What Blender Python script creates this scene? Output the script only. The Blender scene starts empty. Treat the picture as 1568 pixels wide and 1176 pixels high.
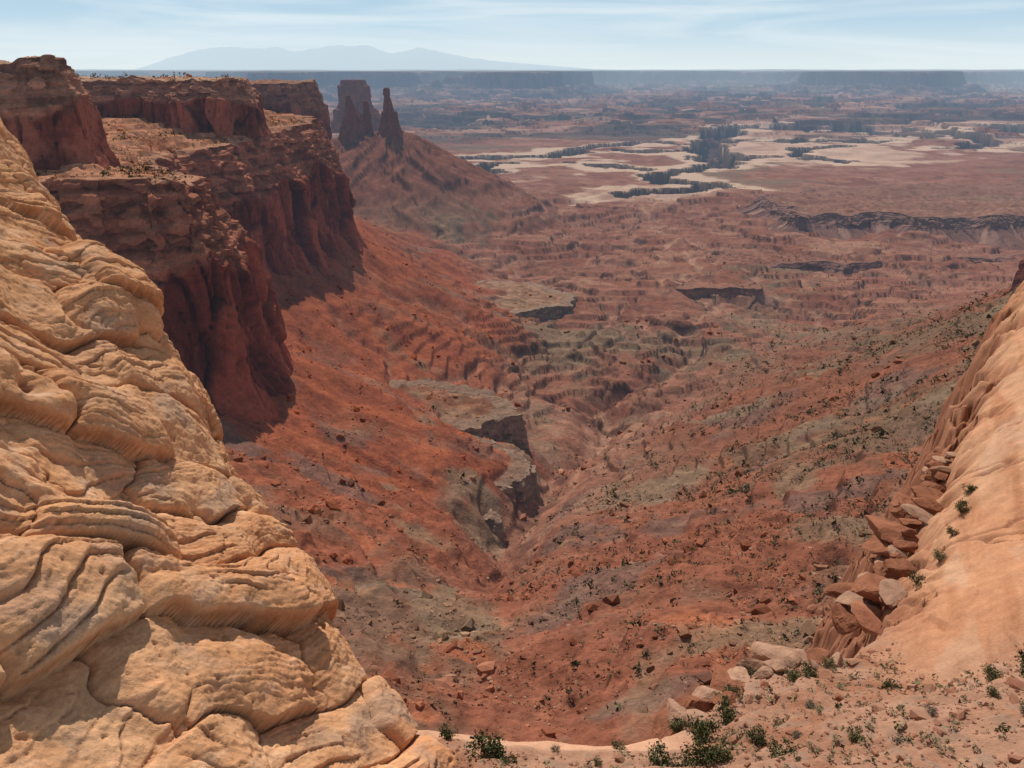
import bpy, math, time
import numpy as np
from concurrent.futures import ThreadPoolExecutor
T0=time.time()
rng=np.random.default_rng(7)
sc=bpy.context.scene
# ------------------------------------------------------------ noise
_a=rng.random(4096)*2*np.pi
GX=np.cos(_a); GY=np.sin(_a); RV=rng.random(4096)
PM=rng.permutation(4096).astype(np.int32)
def hsh(ix,iy,seed):
    return PM[(PM[(ix.astype(np.int32)+seed*131)&4095]+iy.astype(np.int32))&4095]
def perlin(x,y,seed=0):
    fx=np.floor(x); fy=np.floor(y)
    ix=fx.astype(np.int32); iy=fy.astype(np.int32)
    u=x-fx; v=y-fy
    p0=PM[(ix+seed*131)&4095]; p1=PM[(ix+1+seed*131)&4095]
    def g(p,dx,dy):
        k=PM[(p+iy+dy)&4095]
        return GX[k]*(u-dx)+GY[k]*(v-dy)
    su=u*u*u*(u*(u*6-15)+10); sv=v*v*v*(v*(v*6-15)+10)
    a=g(p0,0,0); b=g(p1,1,0); c=g(p0,0,1); d=g(p1,1,1)
    return ((a+(b-a)*su)*(1-sv)+(c+(d-c)*su)*sv)*1.5
def fbm(x,y,o=4,seed=0,gain=.5):
    s=0; a=1.; f=1.; t=0
    for i in range(o):
        s=s+a*perlin(x*f+i*17.3,y*f-i*9.1,seed+i); t+=a; a*=gain; f*=2.03
    return s/t*1.4
def ridged(x,y,o=4,seed=0,gain=.5):
    s=0; a=1.; f=1.; t=0
    for i in range(o):
        s=s+a*(1-2*np.abs(perlin(x*f+i*7.3,y*f-i*3.1,seed+i))); t+=a; a*=gain; f*=2.03
    return s/t
def cell(x,y,seed=0,jit=.9):
    ix=np.floor(x).astype(np.int64); iy=np.floor(y).astype(np.int64)
    f1=np.full(x.shape,9.); f2=np.full(x.shape,9.); idn=np.zeros(x.shape)
    for dx in (-1,0,1):
        for dy in (-1,0,1):
            cx=ix+dx; cy=iy+dy
            hh=hsh(cx,cy,seed)
            px=cx+.5+jit*(RV[hh]-.5); py=cy+.5+jit*(RV[(hh+1777)&4095]-.5)
            d=np.hypot(x-px,y-py); v=RV[(hh+3011)&4095]
            m=d<f1
            f2=np.where(m,f1,np.minimum(f2,d)); idn=np.where(m,v,idn); f1=np.where(m,d,f1)
    return f1,f2,idn
def ss(x,a=0.,b=1.):
    t=np.clip((x-a)/(b-a),0,1); return t*t*(3-2*t)
def mix(a,b,t):
    if np.ndim(t)>0: t=np.asarray(t)[...,None]
    return a*(1-t)+b*t
C=lambda *a: np.array(a,float)
def chunked(fn,x,y,nc=40000):
    idx=[(i,min(i+nc,len(x))) for i in range(0,len(x),nc)]
    with ThreadPoolExecutor(8) as ex: res=list(ex.map(lambda ab: fn(x[ab[0]:ab[1]],y[ab[0]:ab[1]]),idx))
    if isinstance(res[0],tuple): return tuple(np.concatenate([r[i] for r in res]) for i in range(len(res[0])))
    return np.concatenate(res)
# ------------------------------------------------------------ mesh helper
def mesh_obj(name,V,F,col=None,mat=None,smooth=True,parent=None):
    V=np.asarray(V,np.float32); F=np.asarray(F,np.int32)
    me=bpy.data.meshes.new(name); k=F.shape[1]
    me.vertices.add(len(V)); me.vertices.foreach_set('co',V.ravel())
    me.loops.add(F.size); me.loops.foreach_set('vertex_index',F.ravel())
    me.polygons.add(len(F)); me.polygons.foreach_set('loop_start',np.arange(0,F.size,k,dtype=np.int32))
    me.polygons.foreach_set('use_smooth',np.full(len(F),smooth))
    me.update(calc_edges=True)
    if col is not None:
        at=me.color_attributes.new('Col','FLOAT_COLOR','POINT')
        c=np.ones((len(V),4),np.float32); c[:,:3]=np.clip(col,0.002,.9)
        at.data.foreach_set('color',c.ravel())
    ob=bpy.data.objects.new(name,me); sc.collection.objects.link(ob)
    if mat: me.materials.append(mat)
    if parent: ob.parent=parent
    return ob
def gridF(nr,nc,closed=False,flip=False):
    i=np.arange(nr-1)[:,None]; j=np.arange(nc if closed else nc-1)[None,:]
    j2=(j+1)%nc
    a=i*nc+j; b=i*nc+j2; c=(i+1)*nc+j2; d=(i+1)*nc+j
    F=np.stack([a,b,c,d],-1).reshape(-1,4)
    return F[:,::-1] if flip else F
# ------------------------------------------------------------ materials
def rockmat(name,s2,bump,bdist,var=.35,haze=True,det=4):
    m=bpy.data.materials.new(name); m.use_nodes=True; nt=m.node_tree; N=nt.nodes; L=nt.links
    N.remove(N['Principled BSDF'])
    b=N.new('ShaderNodeBsdfDiffuse'); b.inputs['Roughness'].default_value=.4
    at=N.new('ShaderNodeAttribute'); at.attribute_name='Col'
    src=at.outputs['Color']
    if var>0:
        tc=N.new('ShaderNodeTexCoord')
        n2=N.new('ShaderNodeTexNoise'); n2.inputs['Scale'].default_value=s2; n2.inputs['Detail'].default_value=det; n2.inputs['Roughness'].default_value=.72
        L.new(tc.outputs['Object'],n2.inputs['Vector'])
        mr2=N.new('ShaderNodeMapRange'); mr2.inputs['From Min'].default_value=.3; mr2.inputs['From Max'].default_value=.7
        mr2.inputs['To Min'].default_value=1-var; mr2.inputs['To Max'].default_value=1+var
        L.new(n2.outputs['Fac'],mr2.inputs['Value'])
        vm=N.new('ShaderNodeVectorMath'); vm.operation='SCALE'; L.new(src,vm.inputs[0]); L.new(mr2.outputs[0],vm.inputs['Scale'])
        src=vm.outputs[0]
    L.new(src,b.inputs['Color'])
    if bump>0:
        bp=N.new('ShaderNodeBump'); bp.inputs['Strength'].default_value=bump; bp.inputs['Distance'].default_value=bdist
        L.new(n2.outputs['Fac'],bp.inputs['Height']); L.new(bp.outputs[0],b.inputs['Normal'])
    out=b.outputs[0]
    if haze:   # aerial perspective painted as emission, fixed by world position (distance from the overlook)
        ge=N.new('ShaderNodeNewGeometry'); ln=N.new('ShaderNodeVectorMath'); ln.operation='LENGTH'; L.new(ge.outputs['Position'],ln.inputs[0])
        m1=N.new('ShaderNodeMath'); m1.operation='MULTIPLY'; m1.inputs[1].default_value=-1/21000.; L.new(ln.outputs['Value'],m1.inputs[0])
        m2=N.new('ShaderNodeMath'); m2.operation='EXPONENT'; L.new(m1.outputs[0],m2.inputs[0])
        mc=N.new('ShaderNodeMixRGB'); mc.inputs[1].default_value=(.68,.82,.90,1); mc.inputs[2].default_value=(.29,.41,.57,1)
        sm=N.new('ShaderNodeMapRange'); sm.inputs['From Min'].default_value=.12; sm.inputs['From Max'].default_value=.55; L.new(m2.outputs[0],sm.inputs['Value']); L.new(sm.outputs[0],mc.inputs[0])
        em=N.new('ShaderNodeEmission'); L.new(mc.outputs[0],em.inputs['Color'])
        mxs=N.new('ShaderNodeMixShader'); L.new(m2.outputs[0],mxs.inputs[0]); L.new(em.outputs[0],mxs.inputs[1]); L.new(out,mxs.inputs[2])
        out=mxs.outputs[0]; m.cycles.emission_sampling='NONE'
    L.new(out,N['Material Output'].inputs['Surface'])
    return m
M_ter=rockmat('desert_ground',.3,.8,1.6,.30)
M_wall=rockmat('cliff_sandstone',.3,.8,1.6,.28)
M_fg=rockmat('navajo_sandstone',7.,.8,.07,.14,False)
M_bld=rockmat('boulder_stone',2.,0,.15,.15,False,2)
M_leaf=rockmat('foliage',1,0,.1,0,False)
# ------------------------------------------------------------ polygons / SDF
def chaikin(P,n=2):
    for _ in range(n):
        Q=np.roll(P,-1,0); P=np.stack([.75*P+.25*Q,.25*P+.75*Q],1).reshape(-1,2)
    return P
def resample(P,ds):
    Q=np.vstack([P,P[:1]]); d=np.hypot(*np.diff(Q,axis=0).T); s=np.r_[0,np.cumsum(d)]
    n=int(s[-1]/ds); t=np.arange(n)*s[-1]/n
    return np.stack([np.interp(t,s,Q[:,0]),np.interp(t,s,Q[:,1])],1)
def normals(P,win):
    T=np.roll(P,-1,0)-np.roll(P,1,0); N=np.stack([T[:,1],-T[:,0]],1); N/=np.maximum(np.hypot(*N.T),1e-9)[:,None]
    M=N.copy()
    for ax in (0,1):
        acc=0
        for k in range(-win,win+1): acc=acc+np.roll(N[:,ax],k)
        M[:,ax]=acc
    return M/np.maximum(np.hypot(*M.T),1e-6)[:,None]
class Poly:
    def __init__(s,pts,ds=2.,rough=1.,ch=2,res=3.,big=0.):
        P=np.array(pts,float)
        A=np.sum(P[:,0]*np.roll(P[:,1],-1)-np.roll(P[:,0],-1)*P[:,1])
        if A<0: P=P[::-1]
        P=resample(chaikin(P,ch),ds)
        if big>0:
            P=resample(P+np.stack([fbm(P[:,0]/(big*3),P[:,1]/(big*3),5,6),fbm(P[:,0]/(big*3),P[:,1]/(big*3),5,16)],1)*big,ds)
        N=normals(P,3)
        d=(fbm(P[:,0]/70,P[:,1]/70,3,5)*10+fbm(P[:,0]/16,P[:,1]/16,3,9)*4)*rough
        s.P=P+N*d[:,None]; s.ds=ds
        s.N=normals(s.P,max(2,int(8*rough/ds)))
        lo=s.P.min(0)-20; hi=s.P.max(0)+20
        res=max(res,math.sqrt((hi-lo).prod()/60000)); s.res=res; s.lo=lo
        nx=int((hi[0]-lo[0])/res)+2; ny=int((hi[1]-lo[1])/res)+2
        gx,gy=np.meshgrid(lo[0]+np.arange(nx)*res,lo[1]+np.arange(ny)*res)
        x=gx.ravel(); y=gy.ravel()
        Q=s.P[::max(1,int(res/ds))]; Q2=np.roll(Q,-1,0)
        def f(x,y):
            best=np.full(x.shape,1e18); ins=np.zeros(x.shape,bool)
            for (ax,ay),(bx,by) in zip(Q,Q2):
                ex=bx-ax; ey=by-ay
                t=np.clip(((x-ax)*ex+(y-ay)*ey)/(ex*ex+ey*ey+1e-9),0,1)
                best=np.minimum(best,(x-ax-t*ex)**2+(y-ay-t*ey)**2)
                if ay!=by:
                    c=((ay>y)!=(by>y))&(x<ex*(y-ay)/ey+ax); ins^=c
            return np.sqrt(best)*np.where(ins,1,-1)
        s.g=chunked(f,x,y,8000).reshape(ny,nx)
    def sdf(s,x,y):
        fx=(x-s.lo[0])/s.res; fy=(y-s.lo[1])/s.res; ny,nx=s.g.shape
        out=(fx<0)|(fy<0)|(fx>nx-1.01)|(fy>ny-1.01)
        if out.all(): return np.full(x.shape,-20.)
        fx=np.clip(fx,0,nx-1.01); fy=np.clip(fy,0,ny-1.01)
        i=fx.astype(int); j=fy.astype(int); u=fx-i; v=fy-j; g=s.g
        r=(g[j,i]*(1-u)+g[j,i+1]*u)*(1-v)+(g[j+1,i]*(1-u)+g[j+1,i+1]*u)*v
        return np.where(out,-20.,r)
def terr(h,step,w=.2):
    k=np.floor(h/step); f=h/step-k
    return step*(k+ss(f,.5-w/2,.5+w/2)*.85+f*.15)
MES=[]
def mesa(name,pts,top,base,L,colr,colt,ds=2.,rough=1.,rows=70,ledge=.22,flute=1.,ch=2,big=0.,emb=False,bat=0.):
    p=Poly(pts,ds,rough,ch,big=big); MES.append(dict(name=name,p=p,top=top,base=base,L=L,colr=colr,colt=colt,rows=rows,ledge=ledge,flute=flute,emb=emb,bat=bat)); return p
def top_low(x,y):
    d=np.clip(P_low.sdf(x,y),0,400)
    e=np.interp(y,[380,470,550,800,1000,1300],[-56,-63,-74,-72,-60,-60])
    z=e+.16*np.minimum(d,140)+fbm(x/45,y/45,4,21)*5
    return terr(z+fbm(x/25,y/25,2,8)*1.2,4.5,.25)+fbm(x/8,y/8,3,3)*.5
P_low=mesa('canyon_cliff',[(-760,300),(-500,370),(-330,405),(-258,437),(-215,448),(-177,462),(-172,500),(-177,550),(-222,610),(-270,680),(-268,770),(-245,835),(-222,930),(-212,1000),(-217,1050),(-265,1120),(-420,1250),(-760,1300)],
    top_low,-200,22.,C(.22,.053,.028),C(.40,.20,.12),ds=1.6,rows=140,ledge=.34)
def top_up(x,y):
    z=np.interp(y,[400,520,620,850,1300],[4,6,0,-10,-14])
    return z+fbm(x/40,y/40,4,31)*5+ridged(x/18,y/18,3,4)*2.0
P_up=mesa('upper_cliff',[(-900,440),(-500,490),(-400,500),(-330,512),(-285,518),(-268,540),(-295,600),(-400,680),(-440,760),(-455,860),(-390,872),(-340,850),(-300,852),(-264,858),(-262,900),(-300,990),(-420,1200),(-900,1250)],
    top_up,-50,12.,C(.22,.062,.036),C(.46,.28,.18),ds=1.6,rows=70,ledge=.4)
def top_far(x,y): return -20+fbm(x/60,y/60,4,41)*5+0*x
mesa('distant_cliff',[(-330,1500),(-420,1440),(-700,1380),(-1000,1700),(-700,1800),(-360,1640)],top_far,-210,12.,C(.18,.06,.04),C(.3,.16,.1),ds=3.,rows=60)
E=dict(emb=True)
mesa('rock_ledge',[(12,668),(13,645),(-20,622),(-52,602),(-82,600),(-140,600),(-160,690),(-80,720),(-20,700)],lambda x,y:-280-.05*(x-10)+fbm(x/20,y/20,4,2)*3,-325,4.,C(.24,.15,.10),C(.26,.18,.12),ds=1.,rough=1.,rows=50,ledge=.5,ch=0,big=18,**E)
mesa('rock_ledge',[(14,590),(14,560),(4,520),(-8,470),(-30,455),(-80,500),(-140,540),(-150,600),(-60,615)],lambda x,y:-287-.09*(x-10)+fbm(x/20,y/20,4,2)*3,-345,4.,C(.22,.14,.095),C(.26,.175,.12),ds=1.,rough=1.,rows=60,ledge=.3,ch=0,big=16,**E)
mesa('rock_ledge',[(91,1275),(70,1190),(25,1110),(-4,1070),(-50,1080),(-120,1200),(-120,1400),(50,1420)],lambda x,y:-333-.05*(y-1100)-.03*(x+50)+fbm(x/60,y/60,4,2)*5,-375,4.,C(.15,.085,.06),C(.31,.22,.145),ds=2,rows=34,ledge=.5,ch=1,big=60,bat=8,**E)
mesa('rock_ledge',[(300,1360),(350,1345),(405,1348),(425,1370),(440,1470),(300,1500)],lambda x,y:-351-.12*(y-1350)+fbm(x/40,y/40,3,2)*3,-375,3.,C(.20,.10,.068),C(.25,.12,.08),ds=2,rows=28,ledge=.3,ch=1,big=55,bat=22,**E)
mesa('escarpment',[(650,2040),(790,1975),(900,1985),(1000,1930),(1150,1950),(1300,1900),(1700,1850),(2200,2100),(2000,2900),(1250,2900),(800,2600)],lambda x,y:-331-.045*np.maximum(0,y-2000)+fbm(x/150,y/150,5,2)*16,-410,18.,C(.20,.10,.072),C(.21,.115,.082),ds=4,rows=56,ledge=.22,big=210,bat=120,**E)
mesa('escarpment',[(400,1600),(520,1570),(640,1600),(760,1560),(900,1620),(1100,1750),(900,1900),(500,1850)],lambda x,y:-360-.07*(y-1580)+fbm(x/90,y/90,4,2)*8,-392,8.,C(.19,.095,.068),C(.22,.11,.08),ds=4,rows=28,ledge=.2,big=140,bat=45,**E)
mesa('rock_ledge',[(-190,1250),(-120,1265),(-95,1300),(-100,1400),(-260,1380)],lambda x,y:-318-.08*(y-1260)+fbm(x/40,y/40,3,2)*3,-350,3,C(.2,.095,.065),C(.30,.18,.115),ds=2,rows=20,ledge=.5,ch=1,big=45,bat=14,**E)
mesa('canyon_cliff',[(392,590),(415,560),(520,500),(640,560),(640,700),(520,720),(430,660)],lambda x,y:-112+fbm(x/30,y/30,3,2)*4,-190,8,C(.18,.06,.04),C(.3,.15,.1),ds=2,rows=50,ledge=.3)
print('sdf',time.time()-T0)
# ------------------------------------------------------------ terrain function
POLYC=[
 ([(380,2650),(520,2760),(700,2880),(560,3050),(530,3200),(720,3350),(900,3600),(1060,3900),(1330,3900),(1520,3750)],50),
 ([(900,3600),(1000,4300),(1150,4900),(1500,5700),(1900,6300)],95),
 ([(-260,3900),(-60,3950),(200,3950),(420,4400),(760,4800),(1060,4500)],60),
 ([(1500,5700),(2400,6000),(3200,5700),(4400,5100)],110),
 ([(-500,2900),(-300,3000),(-120,3300),(-60,3950)],35),
 ([(2300,4300),(2700,4700),(2600,5300),(2400,6000)],60),
 ([(720,3350),(400,3500),(250,3700)],30),([(1330,3900),(1500,4300),(1800,4500)],30),([(1000,4300),(700,4150),(560,4300)],35),([(1150,4900),(1700,4950),(2100,4800)],40)]
def seg_dist(x,y):
    best=np.full(x.shape,1e9)
    for pts,w in POLYC:
        for (ax,ay),(bx,by) in zip(pts[:-1],pts[1:]):
            ex=bx-ax; ey=by-ay
            t=np.clip(((x-ax)*ex+(y-ay)*ey)/(ex*ex+ey*ey),0,1)
            best=np.minimum(best,np.hypot(x-ax-t*ex,y-ay-t*ey)-w)
    return best
def xcf(y): return np.interp(y,[90,180,320,460,560,640,857,1158,1646,2570,4000],[0,-8,-12,0,26,44,132,296,347,423,560])
def terrain(x,y,want_col=True):
    r=np.hypot(x,y)
    xc=xcf(y)
    zf=np.interp(y,[60,90,150,180,320,460,640,857,1158,1646,2600,4000,7000],[-118,-128,-150,-168,-230,-283,-322,-346,-360,-370,-380,-385,-390])
    wx=x+fbm(x/180,y/180,3,61)*40; wy=y+fbm(x/180,y/180,3,62)*40
    xw=np.interp(y,[90,150,280,400,470,550,700,800,1000,1100,1500,2000,2600],[-70,-85,-125,-165,-180,-182,-262,-255,-212,-235,-335,-500,-800])
    zw=np.interp(y,[90,150,280,400,470,1000,1150,1600,2000,2600],[-115,-128,-165,-190,-198,-196,-200,-250,-320,-378])
    W=np.interp(y,[90,150,280,400,640,900,1500],[65,75,115,165,285,290,330])
    wv=fbm(x/90,y/90,3,63)*14
    Lm=np.clip(1-(x+wv-xw)/W,0,1)
    xr=np.interp(y,[90,150,245,400,500,600,900,1300,2000],[70,90,175,290,375,410,640,1100,1900])
    zr=np.interp(y,[90,150,245,500,900,1300,1800],[-112,-128,-148,-128,-215,-330,-370])
    WR=np.maximum(np.interp(y,[90,150,245,400,500,900,1300],[70,95,185,290,370,470,500]),10)
    Rm=np.clip(1-(xr-x+wv)/WR,0,1.25)
    S=np.clip(np.maximum(Lm,Rm),0,1)
    base=zf+(zw-zf)*Lm**1.25+(zr-zf)*Rm**1.3
    amp=np.interp(y,[90,400,700,1200,2400,3500],[5,9,20,28,32,24])
    fh=fbm(wx/280,wy/220,4,71,.45)
    hills=amp*fh*(1-.6*S)
    h0=base+hills
    step=np.interp(y,[0,900,1500,3500,6000],[7,9,12,16,26])
    lay0=h0+fbm(x/200,y/110,3,72,.42)*11
    tz=terr(lay0,step,.13)-(lay0-h0)*.75
    kk=np.clip(.95*(1-1.1*S),0,1)*ss(fbm(x/240,y/170,3,70),-.3,.1)
    h=h0*(1-kk)+tz*kk
    # secondary thin ledges, elongated across the valley
    lay1=h+fbm(x/120,y/42,3,76,.42)*8
    k1=ss(fbm(x/190,y/90,4,75),-.05,.2)*.9*ss(y,620,850)*(1-ss(y,3300,4200))*np.clip(1-1.5*S,0,1)
    s1=np.interp(y,[600,1200,2500],[5.,6.5,9.])
    t1=terr(lay1,s1,.15)-(lay1-h)*.85; h=h*(1-k1)+t1*k1
    gl=ridged((wy+.35*x+fbm(x/60,y/60,2,79)*14)/62,wx/150,3,80); h=h+gl*7*ss(Lm,.03,.4)*np.clip(1.2-Lm,0,1)*(.5+ss(fbm(x/200,y/200,2,78),-.3,.3))
    gr=ridged((wx*.6+wy*.8+fbm(x/60,y/60,2,77)*14)/75,(wy-wx)/170,3,81); h=h+gr*6*ss(Rm,.05,.5)
    nearh=ss(y,520,260); h=h+ridged(wx/42,wy/95,4,82)*8*nearh
    lay=h+fbm(x/55,y/55,4,83)*7
    lb=terr(lay,11,.2)-(lay-h); kb=ss(fbm(x/95,y/95,4,84),.2,.42)*.7*(y<1000)*(1-ss(Lm,.35,.7)); h=h*(1-kb)+lb*kb
    kn=ss(fbm(x/44,y/22,3,87),.12,.3)*ss(1.1*np.exp(-((x-150)/85)**2-((y-1010)/160)**2)+.5*fbm(x/170,y/150,2,88),.22,.5)*(y>600)*(y<1500)*(1-ss(Lm,.3,.6))
    h=h+kn*6
    h=h+fbm(x/30,y/26,3,85)*1.4*np.interp(y,[0,1500,4000],[1.3,1.,.6])
    if y.min()<1800: h=h+fbm(x/7,y/7,3,86)*.7*ss(y,1500,700)
    for (cx,cy,zt,rr,sl) in [(-330,2230,-165,55,.5),(-410,2260,-172,50,.5),(-650,3500,-190,90,.45)]:
        d=np.hypot(x-cx,y-cy)
        if d.min()>700: continue
        d=d+fbm(x/120,y/120,3,90)*25
        cone=zt-sl*np.maximum(0,d-rr)+ridged(np.arctan2(y-cy,x-cx)*4+fbm(x/80,y/80,2,92)*.4,d/200,4,91)*16
        h=np.maximum(h,cone)
    xs=xc+26*np.sin(y/48+2*fbm(y/200,y*0,2,3))*ss(y,500,900)+fbm(y/60,y*0+3,3,95)*14
    dw=np.abs(x-xs); wash=ss(dw,7+y*.003,4)*(y>300)*(y<2700)*ss(fbm(x/50,y/50,2,98),-.6,-.2)
    gul=ss(dw,42,0)*(1-ss(y,800,1300))*ss(y,230,400); h=h-gul*20-wash*2.5
    dr=np.abs(fbm(wx/330,wy/330,4,99)); mnr=ss(dr,.05,0)*ss(y,450,800)*(1-ss(y,2300,2700))*(1-.8*S); h=h-mnr*7
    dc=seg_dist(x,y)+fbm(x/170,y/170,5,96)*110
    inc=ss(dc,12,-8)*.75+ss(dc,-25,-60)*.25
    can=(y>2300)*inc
    flat=ss(y,2500,3100)*(1-ss(y,6500,7500))*ss(dc,900,250)
    h=h*(1-flat)+(-382+fbm(x/300,y/300,4,97)*7)*flat
    h=h-can*115
    f=ss(r,4300,7000)
    if f.max()>0:
        fb=ridged(x/1500,y/1100,6,101)*150-60+fbm(x/500,y/400,4,104)*60
        fbt=terr(fb,48,.10)
        h=h+f*(fbt*.92+fb*.08)*.8
    plc=np.zeros(x.shape)
    if r.max()>9000:
        ax=x/np.maximum(y,1)+fbm(x/1800,y/1800,4,105)*.05
        R0=np.interp(ax,[-.6,-.36,-.26,.04,.14,.30,.40,.48,.60,.8],[19000,18000,13500,13200,17500,17500,14500,14500,20000,21000])
        q=(r+fbm(x/2500,y/2500,5,102)*2600-R0)
        pl=.4*ss(q,-2600,0)+.6*ss(q,0,350)
        plc=ss(q,-2400,-1200)
        q2=(r+fbm(x/4000,y/4000,4,103)*3000-27000); pl2=ss(q2,-500,900)
        h=h*(1-pl)+(-30+fbm(x/1500,y/3000,4,106)*22)*pl
        h=np.maximum(h,h*(1-pl2)+(-10+fbm(x/2500,y/2500,4,107)*40)*pl2)
    msk=np.zeros(x.shape)
    mcol=np.zeros(x.shape+(3,))
    for m in MES:
        d=m['p'].sdf(x,y); ins=m['L']+3
        t=ss(d,ins,ins+3)
        if t.max()>0:
            k=t>0; tp=m['top'](x[k],y[k])-.4
            if m['emb']:
                hk=h[k]; mm=ss(tp-hk,-3,1)*t[k]; h[k]=hk+np.maximum(0,tp-hk)*t[k]; mm=mm*.55
            else:
                h[k]=h[k]*(1-t[k])+tp*t[k]; mm=t[k]
            mcol[k]=m['colt']; msk[k]=np.maximum(msk[k],mm)
    if not want_col: return h
    n1=fbm(x/140,y/140,5,110); n2=fbm(x/38,y/38,5,111); n3=fbm(x/600,y/420,4,112); n4=fbm(x/12,y/12,3,113)
    col=mix(C(.215,.086,.056),C(.28,.13,.088),ss(n1,-.4,.4))
    col=mix(col,C(.125,.06,.046),ss(n2+n3*.4,.05,.6)*.85)
    strat=fbm(h/9+n1*.6,n3*2,3,115)
    col=mix(col,C(.37,.215,.15),ss(strat,.1,.5)*.6*(1-S))
    col=mix(col,C(.19,.145,.097),ss(n3+n2*.3,.15,.5)*.75)
    tal=mix(C(.32,.10,.05),C(.235,.074,.042),ss(n2,-.3,.4))
    tal=mix(tal,C(.18,.108,.08),ss(n1-.2*Lm,.05,.35)*ss(Lm,.85,.4)*.9)
    col=mix(col,tal,ss(Lm,.05,.35)*ss(y,2200,1300))
    tr=mix(C(.215,.09,.057),C(.165,.105,.068),ss(n1,-.25,.35))
    tr=mix(tr,C(.30,.115,.064),ss(n2,.15,.5)*.55)
    col=mix(col,tr,ss(Rm,.1,.45)*ss(y,1800,900))
    nr=mix(C(.25,.095,.058),C(.19,.115,.08),ss(n1+.5*n2,-.05,.3)); nr=mix(nr,C(.34,.125,.068),ss(n2,.25,.55))
    col=mix(col,nr,nearh*.8)
    pur=ss(fbm(x/70,y/55,5,117),.15,.4)*ss(y,1000,400); col=mix(col,C(.155,.105,.09),pur*.65)
    gg=ss(fbm(x/55,y/70,5,121),.12,.4)*ss(y,1300,500)*(1-ss(Lm,.5,.8)); col=mix(col,C(.22,.17,.115),gg*.6)
    col=mix(col,C(.19,.09,.06),kn*.4)
    # pale caps on the ledges
    cap=ss(fbm(x/120,y/42,3,131),.05,.35)*k1; col=mix(col,C(.36,.19,.125),cap*.45)
    col=mix(col,C(.38,.22,.15),wash*.85*ss(y,500,800)); col=mix(col,C(.37,.21,.15),mnr*.6)
    for (cx,cy) in [(-330,2230),(-410,2260)]:
        col=mix(col,C(.21,.085,.056)*(1+.35*n2[:,None]),ss(np.hypot(x-cx,y-cy),420,250)*.85)
    pn=fbm(x/260,y/260,5,118)
    pale=ss(dc,150+pn*260,60+pn*260)*ss(dc,-20,5)*(y>2350)*(1-ss(r,6800,8500))
    col=mix(col,C(.56,.41,.31),pale*.95)
    big=ss(np.hypot((x-1560)/520,(y-4150)/650)+pn*.8,1.05,.7)*(dc>0); col=mix(col,C(.53,.37,.28)*(1+.4*n1[:,None]),big*.85)
    big=ss(np.hypot((x-470)/260,(y-2700)/200)+pn*.7,1.05,.75)*(dc>0); col=mix(col,C(.42,.27,.2),big*.6)
    st2=ss(fbm(x/900,y/450,6,119),.05,.25)*ss(r,3800,5600); col=mix(col,C(.45,.27,.20),st2*.7)
    col=mix(col,C(.07,.038,.032),can*.92)  # canyon shade painted into the colour of the incised walls and floor
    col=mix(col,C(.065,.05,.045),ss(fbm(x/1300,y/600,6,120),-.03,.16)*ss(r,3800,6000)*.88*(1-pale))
    col=mix(col,mix(C(.09,.055,.045),C(.3,.19,.14),ss(fbm(h/26+n3*2,n3*3,3,122),.0,.3)*.7),plc*.9)
    for_m=mcol*(.8+.4*ss(n4,-.4,.4))[...,None]
    dk=ss(n2,.0,.4); for_m=mix(for_m,for_m*C(.72,.58,.52),dk)
    col=mix(col,for_m,msk)
    col=col*(1+.3*n4*(y<2500))[...,None]
    return h,col*C(.95,.88,.81)
# ------------------------------------------------------------ main terrain sheet
NA,NR=1150,1500
th=np.radians(np.linspace(-44,44,NA))
rr=np.exp(np.linspace(np.log(85),np.log(48000),NR*8))
den=.42+.38*(330/rr)/((330/rr).mean())+.38*ss(rr,700,1000)*ss(rr,20000,5000)
cum=np.r_[0,np.cumsum((den[1:]+den[:-1])/2)]; cum/=cum[-1]
R=np.interp(np.linspace(0,1,NR),cum,rr)
rg,tg=np.meshgrid(R,th,indexing='ij')
X=(rg*np.sin(tg)).ravel(); Y=(rg*np.cos(tg)).ravel()
Z,COL=chunked(terrain,X,Y)
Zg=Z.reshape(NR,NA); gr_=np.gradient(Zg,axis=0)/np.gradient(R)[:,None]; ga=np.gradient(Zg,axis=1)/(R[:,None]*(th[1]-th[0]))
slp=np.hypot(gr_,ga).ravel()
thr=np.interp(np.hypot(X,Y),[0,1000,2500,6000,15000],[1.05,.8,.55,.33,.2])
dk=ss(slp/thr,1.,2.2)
COL=COL*(1-np.interp(np.hypot(X,Y),[0,700,1200,3000],[.42,.5,.62,.68])*dk)[:,None]  # steep risers darkened in colour by slope, painted shade on the cliff faces
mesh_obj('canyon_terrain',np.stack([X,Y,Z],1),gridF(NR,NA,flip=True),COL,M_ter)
print('terrain',time.time()-T0)
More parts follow.
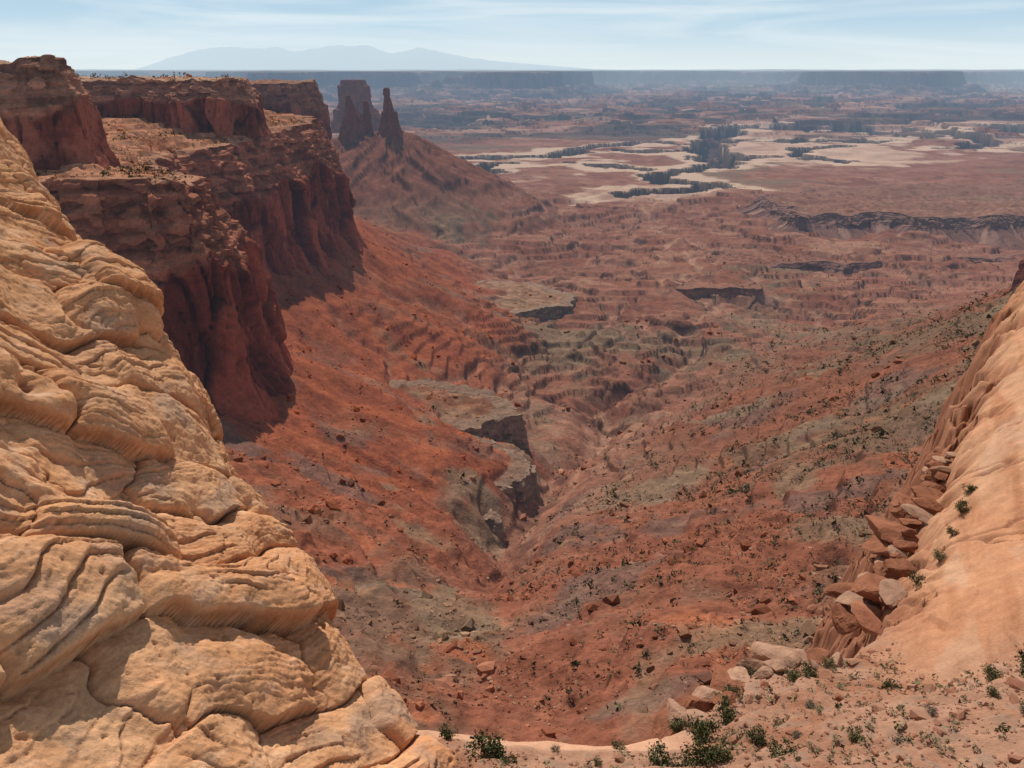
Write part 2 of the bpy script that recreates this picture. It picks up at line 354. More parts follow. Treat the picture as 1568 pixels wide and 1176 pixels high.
# ------------------------------------------------------------ cliff walls
def build_wall(m):
    p=m['p']; P=p.P; N=p.N; n=len(P); s=np.arange(n)*p.ds
    rows=m['rows']; L=m['L']; fl=m['flute']; lg=m['ledge']
    t=np.linspace(0,1,rows)
    px=P[:,0][None]; py=P[:,1][None]
    ztop0=m['top'](P[:,0]-N[:,0]*L,P[:,1]-N[:,1]*L)
    zb=np.minimum(m['base']-14,ztop0-10)
    Zg=ztop0[None]*(1-t[:,None])+zb[None]*t[:,None]
    hgt=(ztop0-zb)[None]
    sg=s[None]+0*Zg
    lgv=lg*(1+.6*fbm(sg/70,sg*0,3,199))
    tl=t[:,None]/lgv
    stepn=6
    w=fbm(sg/40,Zg/30,2,200)*.35
    q=np.clip(tl,0,1)*stepn+w*ss(tl,0,.2)*ss(tl,1.,.8)*stepn*.4
    q=np.clip(q,0,stepn); k=np.floor(q); f=q-k
    prof=(k+ss(f,.78,1.))/stepn
    blocks=cell(sg/10,Zg/5,210)[2]
    off=-L*(1-prof)
    H=hgt/150.
    lower=ss(tl,.85,1.1)
    upper=1-lower
    off=off+upper*(blocks-.5)*6.5*np.minimum(1,H+.2)+upper*fbm(sg/5,Zg/2.5,3,211)*1.2
    f1,f2,idn=cell(sg/26+fbm(sg/30,Zg/60,2,212)*.4,Zg/130,213)
    crack=ss(f2-f1,.0,.10)
    fl1=(idn-.5)*17*np.minimum(1,H+.1)*fl
    g1,g2,id2=cell(sg/8+fbm(sg/20,Zg/40,2,214)*.35,Zg/55,215)
    fl2=(id2-.5)*5.5*fl*np.minimum(1,H+.3)
    crk2=ss(g2-g1,.0,.12)
    off=off+lower*(fl1+fl2-(1-crack)*5.*np.minimum(1,H+.2)-(1-crk2)*1.8*np.minimum(1,H+.3)+fbm(sg/14,Zg/70,4,216)*4*np.minimum(1,H+.1)+fbm(sg/3.5,Zg/9,3,217)*.9)
    off=off+t[:,None]**2*10*H+ss(t[:,None],.78,1)*8*H*(1+fbm(sg/30,sg*0,3,218))
    tal_=ss(t[:,None],.22,1.)**.9
    off=off+m['bat']*tal_*(1+.35*ridged(sg/35,Zg*0,3,219))
    X=px+N[:,0][None]*off; Y=py+N[:,1][None]*off
    capo=[L+2,L+7,L+14,L+20]
    CX=[];CY=[];CZ=[]
    for c in capo[::-1]:
        cx=P[:,0]-N[:,0]*c; cy=P[:,1]-N[:,1]*c; CX.append(cx);CY.append(cy)
        CZ.append(m['top'](cx,cy)+(.15 if c<L+18 else -2.5))
    X=np.vstack([np.array(CX),X]);Y=np.vstack([np.array(CY),Y]);Zt=np.vstack([np.array(CZ),Zg])
    nc=len(capo)
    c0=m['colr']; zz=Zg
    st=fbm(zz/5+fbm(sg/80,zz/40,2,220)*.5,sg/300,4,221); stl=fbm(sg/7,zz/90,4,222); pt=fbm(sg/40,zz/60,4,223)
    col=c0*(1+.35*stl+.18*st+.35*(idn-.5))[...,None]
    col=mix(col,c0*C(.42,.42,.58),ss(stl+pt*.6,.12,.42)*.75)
    col=mix(col,c0*C(1.9,2.2,2.2),ss(pt+t[:,None]*.35+.3*(idn-.5),.2,.42)*.75)  # orange rock patches, painted lighter towards the base like a sunlit buttress
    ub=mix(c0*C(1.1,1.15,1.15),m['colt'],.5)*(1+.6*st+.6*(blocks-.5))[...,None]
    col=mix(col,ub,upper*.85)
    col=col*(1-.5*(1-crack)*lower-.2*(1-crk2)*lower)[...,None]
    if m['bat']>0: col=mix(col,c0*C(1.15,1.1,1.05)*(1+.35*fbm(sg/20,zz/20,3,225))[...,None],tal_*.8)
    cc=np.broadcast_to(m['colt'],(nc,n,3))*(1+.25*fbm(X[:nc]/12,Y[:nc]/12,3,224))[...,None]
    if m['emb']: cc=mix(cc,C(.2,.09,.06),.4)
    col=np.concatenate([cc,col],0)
    V=np.stack([X,Y,Zt],-1).reshape(-1,3)
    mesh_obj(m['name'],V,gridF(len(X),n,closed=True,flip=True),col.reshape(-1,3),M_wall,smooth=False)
for m in MES: build_wall(m)
print('walls',time.time()-T0)
# ------------------------------------------------------------ towers
def loft(cx,cy,prof,seed,na=110,nz=90,amp=.2):
    prof=np.array(prof,float)
    zs=np.linspace(prof[0,0],prof[-1,0],nz)
    f=lambda k: np.interp(zs,prof[:,0],prof[:,k])
    a=np.linspace(0,2*np.pi,na,endpoint=False)[None]
    Zg=zs[:,None]+0*a
    ca=np.cos(a)+0*Zg;sa=np.sin(a)+0*Zg
    g1,g2,gi=cell((a+0*Zg)*2.2+fbm(Zg/40,Zg*0,2,1)*.3,Zg/38,seed)
    nn=1+amp*fbm(ca*1.6+3+Zg*.012,sa*1.6+seed,4,seed)+amp*.5*ridged(ca*4+Zg*.004,sa*4,3,seed+5)+.22*(gi-.5)-.1*ss(g2-g1,.1,0)+.05*fbm(Zg/4,a*2,2,seed+3)
    sq=1/np.maximum(np.abs(ca)**4+np.abs(sa)**4,1e-6)**.25*.9
    X=cx+f(1)[:,None]+f(2)[:,None]*ca*nn*sq; Y=cy+f(3)[:,None]*sa*nn*sq
    V=np.stack([X,Y,Zg],-1).reshape(-1,3)
    c0=C(.19,.06,.038)*(1+.4*fbm(a*3+0*Zg,Zg/30,4,seed+9))[...,None]
    F=gridF(nz,na,closed=True)
    V=np.vstack([V,[[X[-1].mean(),Y[-1].mean(),zs[-1]+1]]]); ti=len(V)-1; b=(nz-1)*na
    j=np.arange(na); Fc=np.stack([b+j,b+(j+1)%na,np.full(na,ti)],1)
    return V,F,Fc,np.vstack([c0.reshape(-1,3),c0[-1,:1]])
def tower(name,parts):
    Vs=[];Fs=[];Cs=[];o=0
    for V,F,Fc,c in parts:
        T=np.vstack([F[:,[0,1,2]],F[:,[0,2,3]],Fc])+o; Vs.append(V);Fs.append(T);Cs.append(c);o+=len(V)
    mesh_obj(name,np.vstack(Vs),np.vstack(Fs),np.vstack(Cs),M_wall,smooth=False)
tower('sandstone_spire',[loft(-318,2200,[(-215,2,50,45),(-180,2,38,34),(-150,0,31,28),(-130,-1,25,23),(-112,-2,21,19),(-102,-2,20,18),(-98,-3,13,13),(-84,-4,11,11),(-72,-4,9,9),(-64,-5,7,8),(-58,-5,9,9),(-46,-5,8,8),(-43,-5,5,5)],3)])
tower('sandstone_butte',[loft(-420,2230,[(-215,0,52,45),(-180,2,44,36),(-145,4,37,28),(-125,4,30,22),(-110,2,22,18),(-98,-4,14,12),(-84,-7,10,9),(-74,-8,7,7),(-62,-8,5,5)],13),
  loft(-384,2232,[(-215,0,24,30),(-160,0,17,22),(-120,0,12,14),(-100,1,8,9),(-84,0,7,7),(-76,-2,6,6)],17)])
tower('distant_butte',[loft(-640,3500,[(-240,0,115,95),(-190,0,98,82),(-150,-4,84,72),(-146,-4,74,66),(-95,-6,68,60),(-60,-8,62,56),(-56,-8,52,48),(-38,-8,48,44)],23,amp=.1)])
# ------------------------------------------------------------ distant mountains
mx=np.linspace(-24000,12000,700); ys=np.linspace(38000,46000,80)
uu=mx/41500*1.075*1230+784
hv=np.interp(uu,[-400,200,240,290,330,350,390,420,470,520,560,600,640,680,720,800,900,960],[114,112,96,81,75,74,72,74,78,69,70,79,73,81,89,97,104,112])+1
el=np.tan(np.arctan((588-hv)/1230)-math.radians(21.36))*41500
gy,gx=np.meshgrid(ys,mx,indexing='ij')
rid=np.exp(-((gy-41500)/1900)**2)
Zm=-60+(el[None]+60)*rid*(1+.22*(ridged(gx/2200,gy/2200,6,300)-.4))
Zm=Zm-(1-rid)*60
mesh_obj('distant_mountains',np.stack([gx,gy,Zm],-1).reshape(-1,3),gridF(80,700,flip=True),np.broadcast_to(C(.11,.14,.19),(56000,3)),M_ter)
# ------------------------------------------------------------ foreground left dome
n=C(.72,.14,.67); n/=np.linalg.norm(n)
e1=C(.627,-.54,-.565); e1-=n*e1.dot(n); e1/=np.linalg.norm(e1); e2=np.cross(n,e1)
C0=C(-12.5,29,-13.1)+n*.9
NS,NW=1300,700
def dome(S_,W_):
    hb=-np.maximum(0,W_+4)**2/17-np.maximum(0,W_-2)**2*.2-ss(S_,3,16)*ss(W_,-6,3)*1.7
    hb=hb+fbm(S_/9,W_/9,3,401)*1.2
    w1=fbm(S_/6,W_/9,3,402); w2=fbm(S_/2.2,W_/2.8,4,403)
    q=S_+.02*W_+w1*1.25+w2*.14
    l=W_+w1*.9
    def layers(q,H,seed):
        k=np.floor(q/H); r=RV[hsh(k,k*0,seed)]; f=q/H-k
        return f,r,k
    f,r,k=layers(q,2.4,410)
    bul=np.sqrt(np.clip(1-(2*f-1.15)**2*.75,0,1))
    D=.74*bul*(.3+.7*r)
    ck=ss(np.minimum(f,1-f)*2.4,0,.08); D=D-(1-ck)*.32*ss(r,.05,.3)
    jx=l/4.6+k*.37+w2*.18+fbm(S_/4,W_/4,3,428)*.3
    kj=np.floor(jx); fj=jx-kj; rj=RV[hsh(kj,k,416)]
    D=D+.52*(np.sqrt(np.clip(1-(2*fj-1)**2,0,1)))*(.2+.8*rj)+(rj-.5)*.42*ss(np.minimum(fj,1-fj),0,.10)
    jk=ss(np.minimum(fj,1-fj)*4.6,.09,0)*ss(rj,.3,.5); D=D-jk*.32
    xb=q+.25*w1+l*(.10+.12*np.sin(k*2.3))+w2*.08
    f,r2,k2=layers(xb,.55,411)
    m2=ss(fbm(S_/4.5,W_/6,4,412),-.15,.15)
    D=D+m2*(.02+.12*r2)*(f**.6*ss(f,1.,.88))
    ck2=ss(np.minimum(f,1-f)*.55,0,.04); D=D-(1-ck2)*.07*m2*ss(r2,.35,.6)
    h1,h2,hid=cell(l/1.5+w2*.3,q/.9+w2*.2,417); mh=ss(fbm(S_/3.5,W_/3.5,3,418),.12,.4)
    hj=ss(h2-h1,.07,0); D=D+mh*((hid-.5)*.15+.06*np.clip((h2-h1)*2,0,1)-.06*hj)
    fl=ss(fbm(S_/4+9,W_/9,3,420),-.05,.2)
    l1=((xb*4.6+w2*.5+fbm(S_/1.2,W_/3,3,425)*.35)%1); D=D+fl*.045*(l1**.6*ss(l1,1,.85))
    l2=((xb*10+w2*1.+fbm(S_/.8,W_/2.,3,426)*.5)%1); D=D+.018*(l2*ss(l2,1,.8))*ss(fbm(S_/2.5,W_/3,3,421),-.3,.1)
    fb=fbm(S_/1.3,W_/1.5,6,422,.62); D=D+fb*.16
    fr=ridged(S_/.6,W_/.8,4,427); D=D+fr*.025
    pit=ss(fbm(S_/.35,W_/.5,3,423),.5,.8); D=D-pit*.07
    pt=fbm(S_/6,W_/4,5,430); p2=fbm(S_/1.6,W_/2.2,5,431); p3=fbm(S_/.5,W_/1.6,5,432)
    col=mix(C(.59,.30,.148),C(.63,.36,.195),ss(pt,-.3,.4))
    col=mix(col,C(.54,.24,.112),ss(pt+S_*.015+W_*.05,.0,.6)*.8)
    col=mix(col,C(.36,.255,.19),ss(p2+pt*.5,.1,.6)*.55)
    col=mix(col,C(.66,.44,.285),ss(p3-pt*.4,.15,.6)*.4)
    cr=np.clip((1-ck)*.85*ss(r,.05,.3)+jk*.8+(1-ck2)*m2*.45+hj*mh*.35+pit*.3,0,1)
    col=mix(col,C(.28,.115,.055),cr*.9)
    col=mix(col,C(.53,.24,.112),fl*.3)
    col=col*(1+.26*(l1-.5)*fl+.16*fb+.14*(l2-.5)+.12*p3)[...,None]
    return hb+D,col
S_,W_=np.meshgrid(np.linspace(-34,18,NS),np.linspace(-20,9,NW),indexing='ij'); S_=S_.ravel();W_=W_.ravel()
D,col=chunked(dome,S_,W_)
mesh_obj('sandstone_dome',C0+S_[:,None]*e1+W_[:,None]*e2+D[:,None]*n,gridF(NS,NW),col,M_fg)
print('dome',time.time()-T0)
# ------------------------------------------------------------ foreground ledge + slab heightfield
edge=[(-14,22),(-6,24.5),(-2.1,24.3),(1.7,24.2),(5.6,24.8),(8.2,27.2),(12.7,30.6),(15.9,31),(18.7,34),(23.7,41),(29.1,49),(35.3,58),(46.2,72),(53.3,82),(70,102),(140,120),(140,0),(-14,0)]
ctl=np.array([(-14,22,-24),(-6,24.5,-23.7),(-2.1,24.3,-23.9),(1.7,24,-24.3),(5.6,24.5,-24.6),(8.2,27,-25),(12.7,30.5,-25.5),(15.9,30.5,-25.9),(18.7,34,-26.7),(23.7,41,-27),(29.1,49,-27),(35.3,58,-25.6),(46.2,72,-22.4),(53.3,82,-21.3),(70,100,-20),
 (18.6,27.5,-24.2),(22.3,29,-22),(32,45,-22),(37.8,55,-21.5),(60,50,-6),(50,40,-9),(40,30,-11),(80,80,-8),(13.7,21.5,-20.7),(6.8,20,-21.4),(0,20.5,-21.9),(14.3,17,-18.2),(0,10,-16),(15,8,-12),(30,15,-10),(-8,18,-20),(-14,10,-16),(120,90,0),(120,20,5)],float)
def tps(c):
    P=c[:,:2]; d=np.hypot(P[:,None,0]-P[None,:,0],P[:,None,1]-P[None,:,1])
    n=len(c); A=np.zeros((n+3,n+3)); A[:n,:n]=np.sqrt(d*d+1.5); A[:n,n]=1; A[:n,n+1:]=P; A[n:,:n]=A[:n,n:].T
    w=np.linalg.solve(A,np.r_[c[:,2],0,0,0])
    def f(x,y):
        o=w[n]+w[n+1]*x+w[n+2]*y
        for i in range(n): o=o+w[i]*np.sqrt((x-P[i,0])**2+(y-P[i,1])**2+1.5)
        return o
    return f
ftps=tps(ctl)
PE=Poly(edge,.5,.07,ch=1,res=.35)
def ledge(x,y):
    z=ftps(x,y)
    d0=PE.sdf(x,y)
    slab=ss((x-16)*.75-(y-28)*.25,-1,3)*ss(y,24,30)
    g1,g2,gi=cell(x/2.2,y/2.2,509)
    d=d0+fbm(x/3,y/3,4,502)*(.5+1.4*slab)+(gi-.5)*1.8*slab
    rimz=ss(y,22.4,23.2)*ss(x,8.,5.)
    rough=(1-slab)*(1-.8*rimz)
    lay=z+fbm(x/5,y/5,3,503)*.8
    z=z+rough*((terr(lay,.8,.14)-lay)*.7+fbm(x/2.5,y/2.5,5,504)*.28)
    xr_=x*.9-y*.45; yr_=x*.45+y*.9
    crk=ss(np.abs(fbm(x/8+y/14,y/20,4,506)),.03,0)
    lq=(xr_+fbm(x/5,y/5,3,507)*1.5)*.5
    z=z+slab*(fbm(x/9,y/9,5,505)*.8-crk*.3+.16*((lq%1)**.6*ss(lq%1,1,.85))*ss(fbm(x/6,y/9,3,515),-.2,.3)+.09*fbm(xr_/.7,yr_/4,5,508))
    st=ss(d,0,2.5); z=z-slab*(1-st)*(.9+.9*(gi>.5))
    o=np.maximum(0,1.0-d); z=z-np.where(d>0,o**2*.6*(1-slab*.7),.6+(-d)*3.2)
    z=np.where(d0<-18,-400,z)
    return z,d,slab,crk
NL=880
rr=np.exp(np.linspace(np.log(13.5),np.log(130),NL)); aa=np.radians(np.linspace(-30,54,NL))
rg,tg=np.meshgrid(rr,aa,indexing='ij'); x=(rg*np.sin(tg)).ravel(); y=(rg*np.cos(tg)).ravel()
def ledgec(x,y):
    z,d,slab,crk=ledge(x,y)
    z=np.maximum(z,-165)
    n1=fbm(x/4,y/4,5,510); n2=fbm(x/.9,y/.9,5,511)
    c_r=mix(C(.39,.215,.14),C(.32,.15,.09),ss(n1,-.2,.4)); c_r=mix(c_r,C(.24,.165,.12),ss(n2,.05,.5)*.65)
    c_s=mix(C(.49,.24,.13),C(.52,.285,.165),ss(fbm(x/7,y/14,4,512),-.3,.4))
    xr_=x*.9-y*.45; yr_=x*.45+y*.9
    c_s=mix(c_s,C(.40,.18,.095),ss(fbm(xr_/1.2,yr_/18,5,513),.0,.45)*.75)
    c_s=mix(c_s,C(.55,.35,.23),ss(fbm(xr_/2,yr_/9,5,514),.15,.5)*.5); c_s=mix(c_s,C(.28,.13,.08),crk*.8)
    rim=ss(y,22.4,23.2)*ss(x,8.5,5.); c_r=mix(c_r,C(.55,.31,.195),rim)
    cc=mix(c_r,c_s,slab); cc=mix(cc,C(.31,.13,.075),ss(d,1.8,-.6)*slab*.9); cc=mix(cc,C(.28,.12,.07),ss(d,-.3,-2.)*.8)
    return z,cc*(1+.2*n2)[:,None]
z,cc=chunked(ledgec,x,y)
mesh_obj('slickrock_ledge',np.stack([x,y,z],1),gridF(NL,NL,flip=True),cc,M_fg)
print('ledge',time.time()-T0)
# ------------------------------------------------------------ boulders
def ico(sub):
    import bmesh
    bm=bmesh.new(); bmesh.ops.create_icosphere(bm,subdivisions=sub,radius=1.)
    V=np.array([v.co[:] for v in bm.verts]); F=np.array([[v.index for v in f.verts] for f in bm.faces]); bm.free(); return V,F
I1=ico(1); I5=ico(4)
def rot(nn):
    a=rng.random(nn)*2*np.pi; b=rng.normal(0,.35,nn); c=rng.normal(0,.35,nn)
    ca,sa,cb,sb,cc,s_=np.cos(a),np.sin(a),np.cos(b),np.sin(b),np.cos(c),np.sin(c)
    z=0*a; o=z+1
    Rz=np.stack([ca,-sa,z,sa,ca,z,z,z,o],-1).reshape(-1,3,3); Rx=np.stack([o,z,z,z,cb,-sb,z,sb,cb],-1).reshape(-1,3,3)
    Ry=np.stack([cc,z,s_,z,o,z,-s_,z,cc],-1).reshape(-1,3,3)
    return Rz@Rx@Ry
def rocks(name,P,size,col,base=I1,sink=.2):
    n=len(P); V0,F0=base; nv=len(V0)
    cube=np.sign(V0)*np.abs(V0)**.55; cube/=np.abs(cube).max()
    V=cube[None]*(1+.22*rng.normal(size=(n,nv,1)).clip(-1.5,1.5))
    sc3=np.stack([rng.uniform(.6,1.3,n),rng.uniform(.6,1.1,n),rng.uniform(.4,.85,n)],1)
    V=V*sc3[:,None]*size[:,None,None]*.5
    V=np.einsum('nij,nkj->nki',rot(n),V)+P[:,None]+np.array([0,0,1])*(size*.25-size*sink)[:,None,None]
    F=(F0[None]+(np.arange(n)*nv)[:,None,None]).reshape(-1,3)
    mesh_obj(name,V.reshape(-1,3),F,np.repeat(col,nv,0),M_bld,smooth=False)
def scatter(nn,ymin,ymax,pw=1.):
    u=rng.random(nn)**pw; rr=ymin*(ymax/ymin)**u; a=np.radians(rng.uniform(-42,42,nn))
    return rr*np.sin(a),rr*np.cos(a)
def nearwall(x,y,m=10):
    k=np.zeros(x.shape,bool)
    for q in MES:
        d=q['p'].sdf(x,y); k|=(d>-m*.3)&(d<q['L']+m)
    return k
x,y=scatter(80000,140,1300,.78)
dens=ss(fbm(x/40,y/40,5,600),-.2,.4)
k=(rng.random(len(x))<.08+.92*dens)&~nearwall(x,y,4); x=x[k];y=y[k]
z,col=chunked(terrain,x,y,8000)
size=np.clip((.4+rng.pareto(2.2,len(x))*.5),.4,5.5)*np.interp(y,[150,600,1500],[.9,1.25,1.6])
c=col*rng.uniform(.75,1.6,len(x))[:,None]; c=mix(c,C(.38,.23,.155),(rng.random(len(x))<.25)*.7*ss(size,4,1.5))
rocks('talus_boulders',np.stack([x,y,z],1),size,c)
# ------------------------------------------------------------ shrubs (distant mass)
def shrubs(name,P,size,nt,col):
    n=len(P)
    a=rng.random((n,nt))*2*np.pi; r=np.sqrt(rng.random((n,nt)))*.5; hh=rng.random((n,nt))**.8
    r=r*(1-.5*hh**2); lob=1+.35*np.sin(a*2+rng.random((n,1))*6)+.2*np.sin(a*5+rng.random((n,1))*6)
    ctr=np.stack([r*np.cos(a)*lob,r*np.sin(a)*lob,hh*.8],-1)
    tri=rng.normal(0,.17 if nt<60 else .07,(n,nt,3,3))
    V=(ctr[:,:,None]+tri)*size[:,None,None,None]+P[:,None,None]
    V=V.reshape(-1,3); F=np.arange(len(V)).reshape(-1,3)
    cc=np.repeat(col,nt,0)*rng.uniform(.6,1.5,(n*nt,1)); cc=np.repeat(cc,3,0)
    return mesh_obj(name,V,F,cc,M_leaf,smooth=False)
x,y=scatter(105000,150,1900,.70)
right=ss(x-xcf(y),-60,180); bench=(P_low.sdf(x,y)>12)
dens=.07+.9*np.maximum(right,bench)
dens*=ss(fbm(x/50,y/50,5,610),-.3,.35)
k=(rng.random(len(x))<dens)&~nearwall(x,y,4); x=x[k];y=y[k]
z=chunked(lambda a,b:terrain(a,b,False),x,y,8000)
size=(.75+rng.pareto(2.8,len(x))*1.1).clip(0,4.5)*np.interp(y,[150,500,1500],[.75,1.3,1.6])
c=mix(C(.065,.06,.032),C(.14,.125,.08),rng.random(len(x)))*.9
shrubs('desert_shrubs',np.stack([x,y,z-.2],1),size,10,c)
print('scatter',time.time()-T0, len(x))
# ------------------------------------------------------------ near boulders
def bigrock(name,x,y,size,sx=1.,sz=.7,col=C(.45,.22,.14),dz=0,z0=None):
    V,F=I5
    sd=int(abs(x*37+y*91))%900
    g=np.random.default_rng(sd)
    rad=np.ones(len(V))*1.3
    for i in range(10):
        nn=g.normal(size=3); nn/=np.linalg.norm(nn); o=g.uniform(.55,.95)
        c=V@nn; rad=np.where(c>.05,np.minimum(rad,o/np.maximum(c,.05)),rad)
    rad=rad+.07*fbm(V[:,0]*4+sd,V[:,1]*4+V[:,2]*4,5,7)
    D=V*rad[:,None]*np.array([sx,1,sz])*size*.5
    a=g.random()*6.28; R=np.array([[math.cos(a),-math.sin(a),0],[math.sin(a),math.cos(a),0],[0,0,1]]); D=D@R.T
    if z0 is None: z0=float(ledge(np.array([x]),np.array([y]))[0][0])
    D+=np.array([x,y,z0+size*sz*.18+dz])
    cc=col*(1+.35*fbm(V[:,0]*2+sd,V[:,1]*2+V[:,2],5,9))[:,None]
    mesh_obj(name,D,F,cc,M_fg,smooth=False)
g=np.random.default_rng(5)
PK=C(.40,.235,.155); RR=C(.30,.125,.072)
for (bx,by,s,cl) in [(12.2,29.8,1.5,PK),(13.5,30.2,1.3,PK),(14.3,30.6,1.6,RR),(11.2,29.4,1.3,PK),(10.2,28.9,1.0,RR),(9.3,28.0,1.7,RR),(8.4,27.0,1.4,PK),(7.6,26.3,1.5,RR),(6.8,25.3,1.3,PK),(6.,24.6,1.1,RR),
   (7.6,25.2,.9,PK),(9.5,27.,.8,RR),(11.,28.2,.7,PK),(15.3,30.9,1.0,PK),(10.8,27.3,.45,RR),(9.,25.,.35,PK),(13,25,.4,RR),(15,23,.35,RR),(17,26,.4,PK),(12,23,.3,PK),(8.3,23.3,.5,PK),
   (12.8,29.2,.8,RR),(11.8,28.6,.9,PK),(10.0,28.2,1.2,PK),(8.9,26.2,1.0,RR),(14.9,29.9,.7,PK),(16.4,30.2,.6,RR)]:
    bigrock('boulder',bx,by,s,g.uniform(.8,1.5),g.uniform(.55,.9),cl*g.uniform(.85,1.1))
for i in range(60):
    t=g.random()**.8; bx=np.interp(t,[0,1],[19.5,33]); by=np.interp(t,[0,1],[36,55])
    o=g.uniform(-.9,1.8); bx-=o*.8; by+=o*.5
    bigrock('broken_block',bx,by,.6+g.random()**2*2.0,g.uniform(.9,1.9),g.uniform(.35,.7),(RR if g.random()<.75 else PK)*g.uniform(.75,1.05),z0=float(ftps(bx,by))-.7-max(o,0)*1.0)
# ------------------------------------------------------------ near bushes
def bush(x,y,s,green,name='desert_bush'):
    z0=float(ledge(np.array([x]),np.array([y]))[0][0])
    nt=800
    nb=11; ba=rng.random(nb)*2*np.pi; br=rng.uniform(.12,.42,nb); bh=rng.uniform(.25,.75,nb)
    ki=rng.integers(0,nb,nt); off=rng.normal(0,.10,(nt,3))
    ctr=np.stack([br[ki]*np.cos(ba[ki]),br[ki]*np.sin(ba[ki]),bh[ki]*.8],-1)+off
    tri=rng.normal(0,.034,(nt,3,3)); V=(ctr[:,None]+tri).reshape(-1,3); F=np.arange(nt*3).reshape(-1,3)
    cc=np.repeat(green*rng.uniform(.45,1.5,(nt,1)),3,0)
    sv=[];sf=[];o=len(V)
    for i in range(nb):
        e=C(br[i]*math.cos(ba[i]),br[i]*math.sin(ba[i]),bh[i]*.75); m_=e*.5+rng.normal(0,.04,3)
        for j,p in enumerate([C(0,0,-.05),m_,e]):
            w=.024*(1-.38*j)
            for kq in range(4):
                an=kq*math.pi/2; sv.append(p+C(math.cos(an)*w,math.sin(an)*w,0))
        b0=o+i*12
        for j in range(2):
            for kq in range(4):
                p0=b0+j*4+kq;p1=b0+j*4+(kq+1)%4; sf+= [[p0,p1,p1+4],[p0,p1+4,p0+4]]
    V=np.vstack([V,np.array(sv)])*s+np.array([x,y,z0-.03]); F=np.vstack([F,np.array(sf)])
    cc=np.vstack([cc,np.broadcast_to(C(.16,.12,.09),(len(sv),3))])
    mesh_obj(name,V,F,cc,M_leaf,smooth=False)
DG=C(.07,.078,.033); OL=C(.12,.115,.055); GYC=C(.2,.17,.12)
for (bx,by,s,gc) in [(-2.3,22.8,.75,DG),(-.9,21.2,1.4,DG),(-.2,20.9,1.0,DG),(4.,23.2,.6,OL),(5.0,21.0,1.0,DG),(6.3,20.9,1.4,DG),(7.0,20.6,1.2,DG),(7.2,23.4,1.3,DG),(6.6,24.6,1.,DG),(8.4,24.8,1.1,DG),(9.2,26.6,1.,OL),(10.7,29.,1.,DG),(12.2,27.6,1.,OL),(8.6,21.8,.9,DG),(9.0,20.4,1.0,DG),
   (15.6,26.2,.8,DG),(14.2,29,.7,OL),(18.9,23.2,1.3,DG),(19.8,24,1.6,DG),(19.2,21.4,1.0,OL),(16.9,22.3,.5,OL),(14.4,21.6,.45,GYC),(13.2,22.8,.4,GYC),(11.4,20.6,.7,OL),(12.4,19.6,.6,GYC),(16.2,19.8,.5,GYC),(11.6,24.6,.45,GYC),(10.1,22.,.4,GYC),(17.8,25.,.45,GYC),(3,21.3,.4,OL),(1.6,22.6,.35,GYC),
   (22.5,37.5,.9,DG),(24.4,39.0,.8,OL),(27.4,42.8,1.1,OL),(28.6,44.4,.9,DG),(26.0,40.9,.8,DG),(18.4,24.6,1.0,OL),(20.5,22.6,1.2,DG),(13.0,28.2,.8,DG),(7.9,22.4,.8,OL)]:
    bush(bx,by,s,gc)
nT=1300; x=rng.uniform(-4,26,nT); y=rng.uniform(14,31,nT); z,d,sl,_=ledge(x,y); k=(d>1)&(sl<.4)&((y<22.2)|(x>7))
P=np.stack([x,y,z],1)[k]; shrubs('dry_grass_tufts',P,rng.uniform(.1,.38,len(P)),14,mix(C(.28,.22,.13),C(.12,.12,.06),rng.random(len(P))))
nT=6000; x=rng.uniform(-4,28,nT); y=rng.uniform(14,32,nT); z,d,sl,_=ledge(x,y); k=(d>.3)&(sl<.5)&((y<22.2)|(x>7))
P=np.stack([x,y,z],1)[k]; rocks('gravel_stones',P,np.clip(.07+rng.pareto(2.3,len(P))*.07,.05,.7),mix(C(.40,.24,.16),C(.30,.13,.08),rng.random(len(P))))
print('near',time.time()-T0)
# ------------------------------------------------------------ light, world, camera
EL,AZ=56.,-22.
sd=bpy.data.lights.new('sun','SUN'); sd.energy=5.; sd.angle=math.radians(.53); sd.color=(1,.94,.86)
so=bpy.data.objects.new('sun',sd); sc.collection.objects.link(so)
from mathutils import Vector
dv=Vector((math.sin(math.radians(AZ))*math.cos(math.radians(EL)),math.cos(math.radians(AZ))*math.cos(math.radians(EL)),math.sin(math.radians(EL))))
so.rotation_euler=dv.to_track_quat('Z','Y').to_euler()
w=bpy.data.worlds.new('World'); sc.world=w; w.use_nodes=True; nt=w.node_tree; N=nt.nodes; L=nt.links
bg=N['Background']; sky=N.new('ShaderNodeTexSky'); sky.sky_type='NISHITA'; sky.sun_disc=False
sky.sun_elevation=math.radians(EL); sky.sun_rotation=math.radians(AZ); sky.altitude=1800; sky.air_density=1.; sky.dust_density=.3; sky.ozone_density=2.
tc=N.new('ShaderNodeTexCoord'); mp=N.new('ShaderNodeMapping'); mp.inputs['Scale'].default_value=(1.3,1.3,16); L.new(tc.outputs['Generated'],mp.inputs[0])
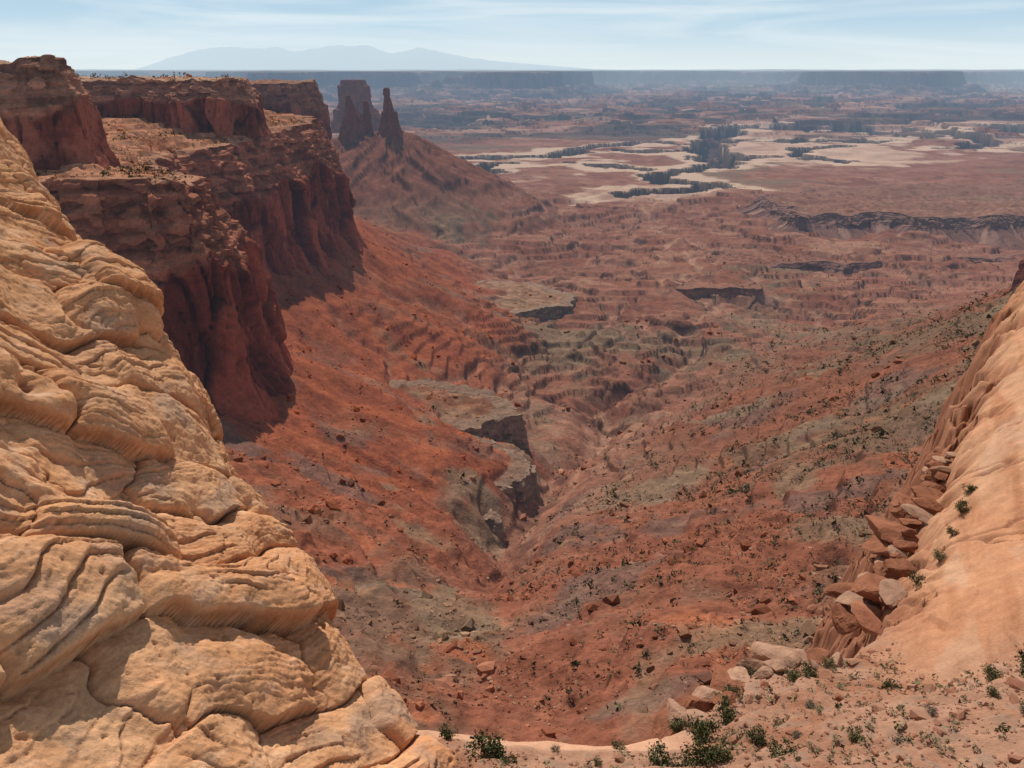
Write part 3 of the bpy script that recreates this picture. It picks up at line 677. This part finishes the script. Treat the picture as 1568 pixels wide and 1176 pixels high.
nz=N.new('ShaderNodeTexNoise'); nz.inputs['Scale'].default_value=1.8; nz.inputs['Detail'].default_value=8; nz.inputs['Distortion'].default_value=1.; L.new(mp.outputs[0],nz.inputs['Vector'])
sx=N.new('ShaderNodeSeparateXYZ'); L.new(tc.outputs['Generated'],sx.inputs[0])
hzr=N.new('ShaderNodeMapRange'); hzr.interpolation_type='SMOOTHSTEP'; hzr.inputs['From Min'].default_value=-.01; hzr.inputs['From Max'].default_value=.22; hzr.inputs['To Min'].default_value=.9; hzr.inputs['To Max'].default_value=0.; L.new(sx.outputs['Z'],hzr.inputs['Value'])
hz2=N.new('ShaderNodeMapRange'); hz2.interpolation_type='SMOOTHSTEP'; hz2.inputs['From Min'].default_value=0.; hz2.inputs['From Max'].default_value=.06; L.new(sx.outputs['Z'],hz2.inputs['Value'])
hc=N.new('ShaderNodeMixRGB'); L.new(hz2.outputs[0],hc.inputs[0]); hc.inputs[1].default_value=(10.9,12.4,13.0,1); hc.inputs[2].default_value=(7.4,10.4,12.8,1)
m0=N.new('ShaderNodeMixRGB'); L.new(hzr.outputs[0],m0.inputs['Fac']); L.new(sky.outputs[0],m0.inputs[1]); L.new(hc.outputs[0],m0.inputs[2])
mr=N.new('ShaderNodeMapRange'); mr.inputs['From Min'].default_value=.42; mr.inputs['From Max'].default_value=.70; mr.inputs['To Max'].default_value=.75; L.new(nz.outputs['Fac'],mr.inputs['Value'])
mx_=N.new('ShaderNodeMixRGB'); L.new(mr.outputs[0],mx_.inputs['Fac']); L.new(m0.outputs[0],mx_.inputs[1]); mx_.inputs[2].default_value=(11.8,12.9,13.4,1)
L.new(mx_.outputs[0],bg.inputs[0]); bg.inputs[1].default_value=.070
cam=bpy.data.cameras.new('camera'); co=bpy.data.objects.new('camera',cam); sc.collection.objects.link(co)
cam.sensor_width=36; cam.lens=28.24; cam.clip_start=.5; cam.clip_end=120000
co.location=(0,0,0); co.rotation_euler=(math.radians(90-21.36),0,0); sc.camera=co
sc.view_settings.view_transform='Standard'; sc.view_settings.look='None'; sc.view_settings.exposure=0
print('done',time.time()-T0)
